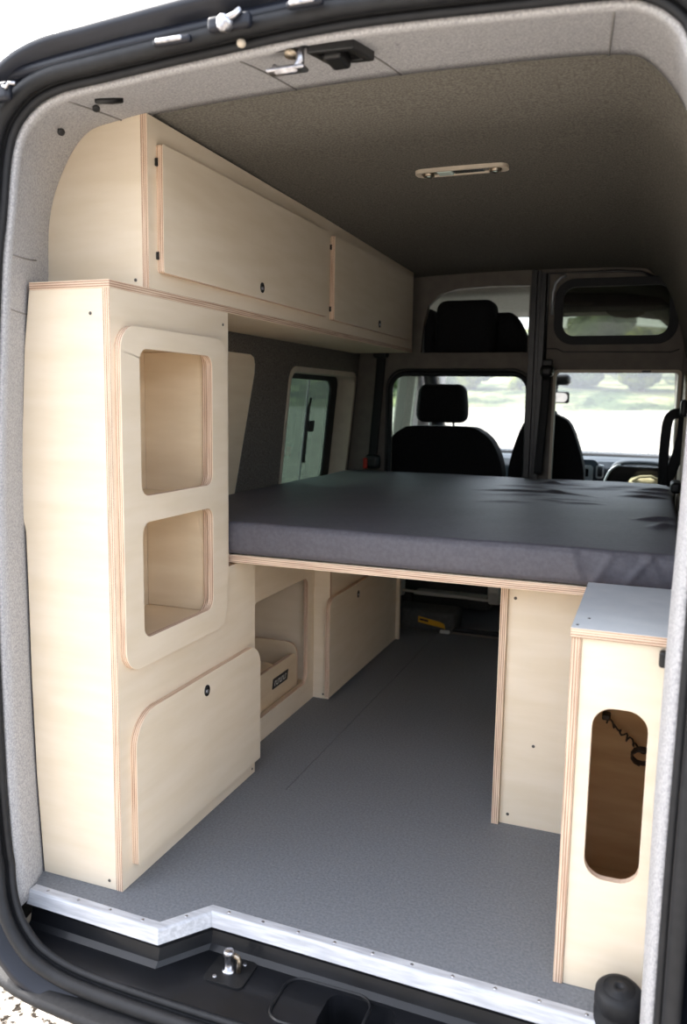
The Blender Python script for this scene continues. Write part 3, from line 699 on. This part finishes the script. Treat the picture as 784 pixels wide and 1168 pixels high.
dd = panel('door', 'x', -1.1675, -1.1495, rr(2.912, 3.70, .022, .424, [.004, .004, .02, .05]), bu)
push_latch(dd, -1.1495, 3.24, .375, .009, 1.5)
screw(bu, (-1.19, 2.9498, .018), (0, -1, 0))
# plywood toilet crate in the niche
cr = thing('plywood_crate', 'plywood crate with a black name badge standing in the niche under the bed', 'crate', (-1.39, 2.66, .068))
lift = [(2.47, .07), (2.868, .07), (2.868, .185), (2.855, .205), (2.835, .212), (2.47, .212)]
panel('front_board', 'x', -1.286, -1.272, lift, cr, face='ply_warm')
panel('back_board', 'x', -1.505, -1.49, rr(2.47, 2.868, .07, .26, [0, 0, .03, .03]), cr, face='ply_warm')
sd = rr(-1.4895, -1.272, .07, .246, [0, 0, .045, .01])
panel('side_board', 'y', 2.8685, 2.880, sd, cr, face='ply_warm'); panel('side_board', 'y', 2.458, 2.4695, sd, cr, face='ply_warm')
bd = mesh_obj('badge', prism('x', -1.2719, -1.269, [(2.645, .128), (2.775, .128), (2.783, .165), (2.653, .165)], fm=0, em=0), M['plastic'], cr); bd['label'] = 'small black slanted badge with pale lettering'
b2 = bmesh.new()
for k in range(7):
    y = 2.66+k*.0155
    add_prism(b2, 'x', -1.269, -1.2682, [(y, .137), (y+.003, .137), (y+.006, .156), (y+.003, .156)], fm=0, em=0)
    if k % 2 == 0: add_prism(b2, 'x', -1.269, -1.2682, [(y+.003, .152), (y+.011, .152), (y+.0115, .156), (y+.003, .156)], fm=0, em=0)
    else: add_prism(b2, 'x', -1.269, -1.2682, [(y+.002, .137), (y+.010, .137), (y+.0105, .141), (y+.002, .141)], fm=0, em=0)
mesh_obj('badge_lettering', b2, M['white'], bd)
bw = thing('wooden_lid', 'rounded pale wooden lid lying inside the plywood crate', 'lid', (-1.38, 2.62, .19))
mesh_obj('disc', prism('z', .175, .190, rr(-1.475, -1.295, 2.50, 2.76, .07), fm=0, em=1), [M['ply_flat'], M['edge_z']], bw, bevel=.002)
mesh_obj('finger_hole', add_lathe(bmesh.new(), (-1.36, 2.66, .189), (0, 0, 1), [(0, .008), (.0018, .008), (.0019, 0)], 16), M['plastic'], bw)
mesh_obj('batten', prism('z', .071, .175, rr(-1.45, -1.32, 2.52, 2.74, .01), fm=0, em=0), M['ply_raw'], bw)

# ------------------------------------------------------------------ bed
bb = tag(panel('bed_board', 'z', .721, .744, [(-1.50, 2.10), (.085, 2.10), (.085, 4.04), (-1.50, 4.04)], None, face='ply_flat'), 'flat birch plywood board carrying the mattress', 'bed board')
wr = []
rnd = random.Random(5)
for k in range(15):
    x = rnd.uniform(-.50, -.05); y = rnd.uniform(2.95, 3.85); L = rnd.uniform(.10, .26); a = rnd.uniform(-.5, .35)
    wr.append((x, y, L, a, rnd.uniform(.004, .009), rnd.uniform(.014, .028)))
for (x, y, L, a) in ((.0, 3.55, .14, -.25), (-.02, 3.4, .12, -.15), (.03, 2.75, .1, .5), (.02, 3.7, .10, .2), (.04, 2.6, .08, 1.2)): wr.append((x, y, L, a, .012, .02))
def cloth(p, n):
    q = Vector(p)
    if n.z > .3:
        h = .0035*noise.noise(Vector((p.x*2.2, p.y*2.2, 1)))+.0012*noise.noise(Vector((p.x*9, p.y*6, 4)))
        for x, y, L, a, am, w in wr:
            dx, dy = p.x-x, p.y-y
            u = dx*math.cos(a)+dy*math.sin(a); v = -dx*math.sin(a)+dy*math.cos(a)-.35*u*u
            if abs(u) < L and abs(v) < 4*w: h += am*math.exp(-(v/w)**2)*(math.cos(u/L*PI/2)**1.5)
        q.z += h*min(1, (n.z-.3)/.5)
    elif n.z < -.5: pass
    else:
        am = .0022+.004*max(0, min(1, (p.x+.45)/.4))
        q.y += am*noise.noise(Vector((p.x*14+p.z*9, 3, p.z*4)))*(1 if n.y < -.5 else 0)
        q.z += .004*noise.noise(Vector((p.x*3, p.y*3, 9)))*(1 if p.z > .8 else 0)
        q += Vector((n.x, n.y, 0))*.006*math.sin(max(0, min(1, (p.z-.746)/.09))*PI)
    if n.y < -.5 and p.x > -.25:
        for x0, sl in ((-.16, -.35), (-.02, .75), (.03, -.5), (-.10, .5)):
            dxx = p.x-x0-sl*(p.z-.79); q.y -= .006*math.exp(-(dxx/.010)**2)
    return q
def mat_y(p, n):
    return cloth(p, n)
bm = add_rbox(bmesh.new(), (-1.500, 2.096, .746), (.090, 4.035, .842), .018, (170, 190, 10), mat_y)
tag(mesh_obj('mattress', bm, M['fabric'], smooth=True), 'large bed mattress under a wrinkled charcoal grey fitted sheet', 'mattress')

# right hand bed support
bs = thing('bed_support', 'pale birch plywood support box under the right side of the bed', 'support', (-.15, 2.8, 0))
panel('side_panel', 'x', -.369, -.349, [(2.222, 0), (3.95, 0), (3.95, .720), (2.222, .720)], bs)
panel('rear_panel', 'y', 2.236, 2.254, [(-.3485, 0), (.10, 0), (.10, .720), (-.3485, .720)], bs)
for x, z in ((-.33, .665), (-.262, .245), (-.325, .03)): screw(bs, (x, 2.2358, z), (0, -1, 0), .0045)

# small cabinet by the right of the doorway
sc = thing('small_cabinet', 'low birch plywood cabinet with a tall slot opening at the right of the doorway', 'cabinet', (-.02, 1.83, 0))
panel('side_panel', 'x', -.1265, -.1075, [(1.622, 0), (2.050, 0), (2.050, .746), (1.622, .746)], sc)
panel('front_panel', 'y', 1.626, 1.644, [(-.107, 0), (.085, 0), (.085, .745), (-.107, .745)], sc, [rr(-.0785, .026, .247, .608, .040)])
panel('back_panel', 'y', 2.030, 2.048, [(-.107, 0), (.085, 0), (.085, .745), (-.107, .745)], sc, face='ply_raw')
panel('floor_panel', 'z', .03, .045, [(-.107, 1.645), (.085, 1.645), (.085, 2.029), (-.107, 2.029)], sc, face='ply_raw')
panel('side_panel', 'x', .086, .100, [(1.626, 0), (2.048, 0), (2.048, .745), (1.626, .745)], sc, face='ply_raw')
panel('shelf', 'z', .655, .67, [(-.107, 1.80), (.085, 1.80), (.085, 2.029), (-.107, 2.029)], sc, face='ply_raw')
bm = prism('z', .7465, .766, [(-.1285, 1.615), (.10, 1.615), (.10, 2.06), (-.1285, 2.06)])
mesh_obj('top_panel', bm, [M['top_grey'], M['edge_z']], sc, bevel=.0012)['label'] = 'pale grey top with plywood edge'
o = mesh_obj('latch', add_rbox(bmesh.new(), (.036, 1.605, .708), (.058, 1.627, .740), .006), M['plastic'], sc, smooth=True)
screw(sc, (-.10, 1.70, .7662), (0, 0, 1), .003); screw(sc, (-.118, 1.64, .7662), (0, 0, 1), .003)
cl = thing('cable_bundle', 'coiled dark cable bundle inside the slot of the low cabinet', 'cable', (0, 1.97, .35))
pts = [(-.07+.10*i/40+.004*math.sin(i), 2.012-.012*math.sin(i*.5)**2, .448-.08*i/40+.006*math.sin(i*1.3)) for i in range(41)]
mesh_obj('lead', add_tube(bmesh.new(), pts, .0024, 6), M['cable'], cl, smooth=True)
pts = [(.022+.024*math.cos(i*.6), 2.005-.0007*i, .368+.018*math.sin(i*.6)) for i in range(40)]
mesh_obj('coil', add_tube(bmesh.new(), pts, .0028, 6), M['cable'], cl, smooth=True)
mesh_obj('clip', add_rbox(bmesh.new(), (-.075, 2.0, .440), (-.055, 2.028, .455), .004), M['cable'], cl, smooth=True)

# panel over the first side window
bm = lean(prism('x', .0, .007, [(2.10, .79), (2.80, .79), (2.885, 1.30), (2.882, 1.335), (2.868, 1.36), (2.84, 1.37), (2.10, 1.37)]))
tag(mesh_obj('window_blank', bm, [M['ply_flat'], M['edge_x']], bevel=.001), 'plywood panel covering the side window behind the tall cabinet', 'panel')

# ------------------------------------------------------------------ small fittings
bf = thing('rubber_buffer', 'round black rubber buffer standing in front of the low cabinet', 'buffer', (.005, 1.555, 0))
mesh_obj('body', add_lathe(bmesh.new(), (.005, 1.555, 0), (0, -.12, 1), [(0, .045), (.025, .046), (.032, .042), (.040, .042), (.046, .046), (.070, .0445), (.078, .038), (.080, .030)], 36), M['rubber'], bf, smooth=True)
mesh_obj('bolt_cap', add_lathe(bmesh.new(), (.005, 1.555, 0), (0, -.12, 1), [(.074, .032), (.0795, .031), (.0785, .018), (.083, .016), (.083, .008), (.079, .006), (.079, 0)], 28), M['rubber'], bf, smooth=True)
sk = thing('door_striker', 'zinc striker pin on its plate on the black rear step', 'striker', (-.822, 1.495, -.088))
mesh_obj('plate', prism('z', -.088, -.084, rr(-.87, -.772, 1.452, 1.542, .014), fm=0, em=0), M['plastic'], sk, bevel=.0015)
mesh_obj('pin', add_lathe(bmesh.new(), (-.825, 1.497, -.084), (0, 0, 1), [(0, .016), (.004, .016), (.005, .010), (.036, .010), (.037, .0125), (.048, .0125), (.050, .008), (.050, 0)], 20), M['steel'], sk, smooth=True)
mesh_obj('hook', add_tube(bmesh.new(), [(-.803, 1.50, -.084), (-.800, 1.50, -.062), (-.803, 1.50, -.050), (-.815, 1.50, -.046)], .006, 8), M['bronze'], sk, smooth=True)
for x, y in ((-.846, 1.468), (-.80, 1.527)): mesh_obj('screw', add_lathe(bmesh.new(), (x, y, -.084), (0, 0, 1), [(0, .005), (.002, .004), (.0024, 0)], 12), M['steel'], sk)

# header fittings: striker hook, latch socket, bolt on the frame
hs = thing('door_striker', 'zinc hook striker hanging from the felt header', 'striker', (-.66, 1.46, 1.83))
mesh_obj('plate', add_rbox(bmesh.new(), (-.715, 1.425, 1.832), (-.625, 1.455, 1.856), .008), M['plastic'], hs, smooth=True)
mesh_obj('hook', add_tube(bmesh.new(), [(-.648, 1.45, 1.85), (-.646, 1.45, 1.812), (-.655, 1.45, 1.800), (-.69, 1.45, 1.800), (-.70, 1.45, 1.806)], .0085, 10), M['steel'], hs, smooth=True)
mesh_obj('screw_boss', add_lathe(bmesh.new(), (-.662, 1.452, 1.848), (0, -.3, -1), [(0, .013), (.008, .013), (.009, .009), (.020, .009), (.022, .012), (.028, .012), (.03, 0)], 18), M['bronze'], hs, smooth=True)
mesh_obj('foot_plate', add_rbox(bmesh.new(), (-.712, 1.44, 1.797), (-.635, 1.468, 1.805), .004), M['steel'], hs, smooth=True)
so_ = thing('latch_socket', 'square black plastic latch socket recessed in the felt header', 'socket', (-.585, 1.50, 1.84))
def slope(bm):
    for v in bm.verts: v.co.z += .16*(v.co.y-1.50)
    return bm
bm = slope(prism('z', 1.830, 1.852, [(-.632, 1.445), (-.545, 1.455), (-.540, 1.560), (-.628, 1.550)], [[(-.617, 1.462), (-.560, 1.470), (-.557, 1.543), (-.613, 1.535)]], fm=0, em=0))
mesh_obj('bezel', bm, M['plastic'], so_, bevel=.003)
mesh_obj('cup', slope(prism('z', 1.842, 1.856, [(-.62, 1.455), (-.55, 1.465), (-.548, 1.548), (-.616, 1.542)], fm=0, em=0)), M['plastic'], so_)
mesh_obj('tongue', add_rbox(bmesh.new(), (-.612, 1.47, 1.818), (-.575, 1.530, 1.844), .007), M['plastic'], so_, smooth=True)
nb = thing('hinge_bolt', 'shiny hooked bolt on the painted frame above the doorway seal', 'bolt', (-.76, 1.37, 1.85))
mesh_obj('plate', add_rbox(bmesh.new(), (-.785, 1.352, 1.842), (-.70, 1.372, 1.868), .008), M['paint'], nb, smooth=True)
mesh_obj('bolt', add_lathe(bmesh.new(), (-.745, 1.352, 1.850), (-.2, -1, -.2), [(-.004, .014), (.010, .014), (.012, .011), (.014, .005), (.012, 0)], 20), M['steel'], nb, smooth=True)
mesh_obj('arm', add_tube(bmesh.new(), [(-.75, 1.348, 1.853), (-.725, 1.345, 1.858), (-.715, 1.350, 1.868)], .0055, 8), M['steel'], nb, smooth=True)
def recess(name, label, x, z, w):
    t = thing(name, label, 'slot', (x, 1.375, z))
    mesh_obj('slot_rim', add_rbox(bmesh.new(), (x-w, 1.358, z-.007), (x+w, 1.372, z+.007), .006), M['paint'], t, smooth=True)
    mesh_obj('plug', add_rbox(bmesh.new(), (x-w*.8, 1.355, z-.004), (x+w*.6, 1.362, z+.005), .004), M['steel'], t, smooth=True)
recess('frame_slot', 'elongated slot with pale plug in painted frame left of hooked bolt', -.862, 1.842, .040)
recess('frame_slot', 'elongated slot with pale plug in painted frame right of hooked bolt', -.60, 1.868, .034)
tag(mesh_obj('rubber_plug', add_lathe(bmesh.new(), (-.736, 1.392, 1.832), (0, -1, -.3), [(-.004, .0075), (.004, .007), (.006, .004), (.006, 0)], 14), M['cream'], smooth=True), 'small round cream plug beneath the hooked bolt', 'plug')
hg = thing('frame_bracket', 'dark bracket with a pale hook at the upper left corner of the painted frame', 'bracket', (-1.26, 1.36, 1.77))
mesh_obj('plate', add_rbox(bmesh.new(), (-1.31, 1.345, 1.775), (-1.225, 1.365, 1.812), .01), M['paint'], hg, smooth=True)
mesh_obj('hook', add_tube(bmesh.new(), [(-1.235, 1.345, 1.80), (-1.225, 1.342, 1.795), (-1.218, 1.342, 1.803), (-1.205, 1.345, 1.802)], .0035, 6), M['steel'], hg, smooth=True)
def clip(x, y, z, d, label, s=1, mt='plastic'):
    """push-in lining stud: a flanged head on a shank"""
    d = Vector(d).normalized()
    t = thing('lining_clip', label, 'clip', (x, y, z), 'lining studs in the felt surround')
    bm = bmesh.new(); add_lathe(bm, (x, y, z), d, [(-.012, .004*s), (-.001, .004*s), (-.001, .0085*s), (.002, .008*s), (.003, .004*s), (.0015, 0)], 16)
    mesh_obj('head', bm, M[mt], t, smooth=True)
clip(-1.168, 1.545, 1.815, (.45, -.5, -1), 'dark stud in the upper left corner of the felt lining, left of the toggle')
clip(-1.262, 1.545, 1.776, (.8, -.4, -.6), 'dark stud lowest in the curved upper left corner of felt lining')
clip(-1.005, 1.545, 1.842, (0, -.5, -1), 'stud in felt header between corner toggle and hook striker', .8)
clip(-.487, 1.53, 1.856, (0, -.5, -1), 'stud in the felt header just right of the square latch socket', .8)
clip(-.206, 1.53, 1.85, (0, -.5, -1), 'stud in the felt header nearest its right end', .8)
clip(-1.400, 1.496, .835, (1, -.6, 0), 'blue grey stud in left felt pillar, upper of two beside tall cabinet', 1.0, 'dash')
clip(-1.400, 1.500, .735, (1, -.6, 0), 'grey stud in left felt pillar, lower of two beside tall cabinet', 1.1, 'case')
tg = thing('lining_toggle', 'dark oblong toggle at the upper left corner of the felt header', 'toggle', (-1.11, 1.55, 1.82))
mesh_obj('body', add_tube(bmesh.new(), [(-1.135, 1.50, 1.812), (-1.118, 1.53, 1.822), (-1.105, 1.55, 1.828)], [.005, .0085, .007], 10), M['plastic'], tg, smooth=True)
# felt seams
def felt_seam(i, x0=0, x1=0):
    pts = [r[i]+Vector((x0+(x1-x0)*k/8, 0, -.0065)) for k, r in enumerate(rowsF)]
    mesh_obj('seam', add_tube(bmesh.new(), pts[1:], .0022, 6), M['seam'], trimF, smooth=True)
for i, a_, b_ in ((11*6, -.03, .03), (11*6-5, 0, 0), (13*6, .0, -.01), (8*6, 0, 0)): felt_seam(i, a_, b_)
for i in (26, 23):
    pts = [r[i]+Vector((.0065, 0, .0)) for r in rowsF]; mesh_obj('seam', add_tube(bmesh.new(), pts[1:6], .0018, 6), M['seam'], trimF, smooth=True)

# roof lamp
lz = 1.880+roofz(2.41)
rl = thing('roof_lamp', 'beige roof lamp with two small spots on the dark ceiling', 'lamp', (-.565, 2.415, lz))
bz = prism('z', lz-.011, lz+.004, rr(-.700, -.430, 2.385, 2.447, .024), [rr(-.682, -.448, 2.394, 2.438, .016)], fm=0, em=0)
mesh_obj('bezel', bz, M['cream'], rl, bevel=.006, seg=3)
mesh_obj('tray', prism('z', lz-.006, lz+.003, rr(-.69, -.44, 2.39, 2.442, .018), fm=0, em=0), M['lensdark'], rl)
mesh_obj('lens', add_rbox(bmesh.new(), (-.635, 2.396, lz-.012), (-.59, 2.436, lz-.003), .006), M['lens'], rl, smooth=True)
mesh_obj('lens', add_rbox(bmesh.new(), (-.588, 2.396, lz-.009), (-.50, 2.436, lz-.003), .004), M['lensdark'], rl, smooth=True)
for x in (-.662, -.468):
    sp_ = mesh_obj('spot', add_lathe(bmesh.new(), (x, 2.416, lz-.005), (0, 0, -1), [(0, .017), (.010, .017), (.013, .014), (.011, .009), (.006, 0)], 20), M['bronze'], rl, smooth=True)
    mesh_obj('spot_lens', add_lathe(bmesh.new(), (x, 2.416, lz-.012), (0, 0, -1), [(0, .008), (.004, .006), (.006, 0)], 14), M['lens'], sp_, smooth=True)

# ------------------------------------------------------------------ outside
GZ = -.66
bm = bmesh.new()
nx, ny = 70, 60
def gh(x, y):
    h = GZ+.02*noise.noise(Vector((x*.7, y*.7, 0)))
    if y > 9:
        k = min(1, (y-9)/6.0); h += 1.72*k*k*(3-2*k)+.12*noise.noise(Vector((x*.5, y*.5, 5)))*k
    return h
rows = [[Vector((x, y, gh(x, y))) for x in [-45+90*i/nx for i in range(nx+1)]] for y in [-30+46*j/ny for j in range(ny+1)]]
add_grid(bm, rows)
struct(mesh_obj('ground', bm, M['gravel'], origin=(0, 0, GZ), smooth=True))
bm = bmesh.new()
rows = [[Vector((x, y, .98+(y-16)*.14+.35*noise.noise(Vector((x*.2, y*.2, 2))))) for x in [-45+90*i/40 for i in range(41)]] for y in [16+2*j for j in range(16)]]
add_grid(bm, rows); struct(mesh_obj('hill', bm, M['hill'], smooth=True))

bm = bmesh.new()   # unseen slope added behind the camera to block low sky light
rows = [[Vector((x, y, GZ-.1+max(0, -12-y)*.62+.5*noise.noise(Vector((x*.25, y*.25, 7))))) for x in [-60+120*i/40 for i in range(41)]] for y in [-12-1.2*j for j in range(12)]]
add_grid(bm, rows); struct(mesh_obj('hill', bm, M['sky_block'], smooth=True))  # hill shape added only to dim the surfaces facing the rear

def tree_mesh(seed, mat):
    rnd = random.Random(seed); bm = bmesh.new()
    for k in range(9):
        a = rnd.uniform(0, 2*PI); rr_ = rnd.uniform(0, .55); z = rnd.uniform(.45, 1.05)
        c = Vector((rr_*math.cos(a), rr_*math.sin(a), z)); s = rnd.uniform(.28, .45)
        g = bmesh.ops.create_icosphere(bm, subdivisions=3, radius=s, matrix=Matrix.Translation(c))
        for v in g['verts']:
            d = (v.co-c).normalized()
            v.co += d*s*(.35*noise.noise(v.co*4+Vector((seed, 0, 0)))+.22*noise.noise(v.co*11))
    return bm
protos = []
for i, mt in enumerate(('leafA', 'leafB', 'leafA')):
    t = thing('tree', 'leafy green tree on the bank beyond the windscreen', 'tree', (0, 0, 0), 'trees on the bank ahead')
    mesh_obj('crown', tree_mesh(11+i, mt), M[mt], t, smooth=True)
    mesh_obj('trunk', add_tube(bmesh.new(), [(0, 0, -.1), (.03, .02, .3), (0, .05, .7)], [.07, .055, .03], 8), M['bark'], t, smooth=True)
    protos.append(t)
used = set()
def plant(i, x, y, s, z=None):
    p = protos[i % 3]
    if i % 3 not in used: o = p; used.add(i % 3)
    else:
        o = p.copy(); COL.objects.link(o)
        for ch in p.children: c2 = ch.copy(); c2.parent = o; COL.objects.link(c2)
    o.location = (x, y, (.93+(y-16)*.14) if z is None else z); o.scale = (s, s, s); o.rotation_euler = (0, 0, i*1.7)
k = 0
for a, y, s in ((-.37, 19, .85), (-.29, 19, .8), (-.215, 19, .85), (-.145, 18.5, .6), (-.10, 19.5, 1.0), (-.015, 19.5, 1.05), (.075, 19.5, 1.05), (-.33, 23.5, 1.0), (-.24, 23.5, .95), (-.155, 24, .9), (-.06, 24, 1.5), (.06, 24, 1.5)):
    plant(k, a*y, y, s); k += 1
# trees and a parked white van seen through the left side window
for x, y, s in ((-9.5, 11, 2.0), (-14, 14.5, 2.4), (-9, 15.8, 1.7)):
    plant(k, x, y, s, GZ); k += 1

# ------------------------------------------------------------------ light
w = bpy.data.worlds.new('sky'); S.world = w; w.use_nodes = True
nt = w.node_tree; bg = nt.nodes['Background']
sky = nt.nodes.new('ShaderNodeTexSky'); sky.sky_type = 'NISHITA'; sky.sun_disc = False
sky.sun_elevation = math.radians(42); sky.sun_rotation = math.radians(-80); sky.air_density = 1.0; sky.dust_density = 2.5; sky.ozone_density = 1
hs_ = nt.nodes.new('ShaderNodeHueSaturation'); hs_.inputs['Saturation'].default_value = .42
nt.links.new(sky.outputs[0], hs_.inputs['Color']); nt.links.new(hs_.outputs[0], bg.inputs['Color']); bg.inputs['Strength'].default_value = .66
sd_ = Vector((-.62, .14, .77)).normalized()
sl = bpy.data.lights.new('sun', 'SUN'); so2 = bpy.data.objects.new('sun', sl); COL.objects.link(so2)
sl.energy = 4.2; sl.angle = math.radians(.8); sl.color = (1, .95, .87)
so2.rotation_euler = sd_.to_track_quat('Z', 'Y').to_euler(); so2.location = (-6, 8, 9)

S.view_settings.view_transform = 'Standard'; S.view_settings.look = 'None'; S.view_settings.gamma = 1; S.view_settings.use_curve_mapping = False
S.view_settings.exposure = .5
S.render.film_transparent = False
cy = S.cycles
cy.max_bounces = 12; cy.diffuse_bounces = 7; cy.glossy_bounces = 4; cy.transparent_max_bounces = 16; cy.transmission_bounces = 6
cy.sample_clamp_indirect = 8; cy.caustics_reflective = False; cy.caustics_refractive = False
try:
    cy.use_denoising = True; cy.denoiser = 'OPENIMAGEDENOISE'
except Exception: pass
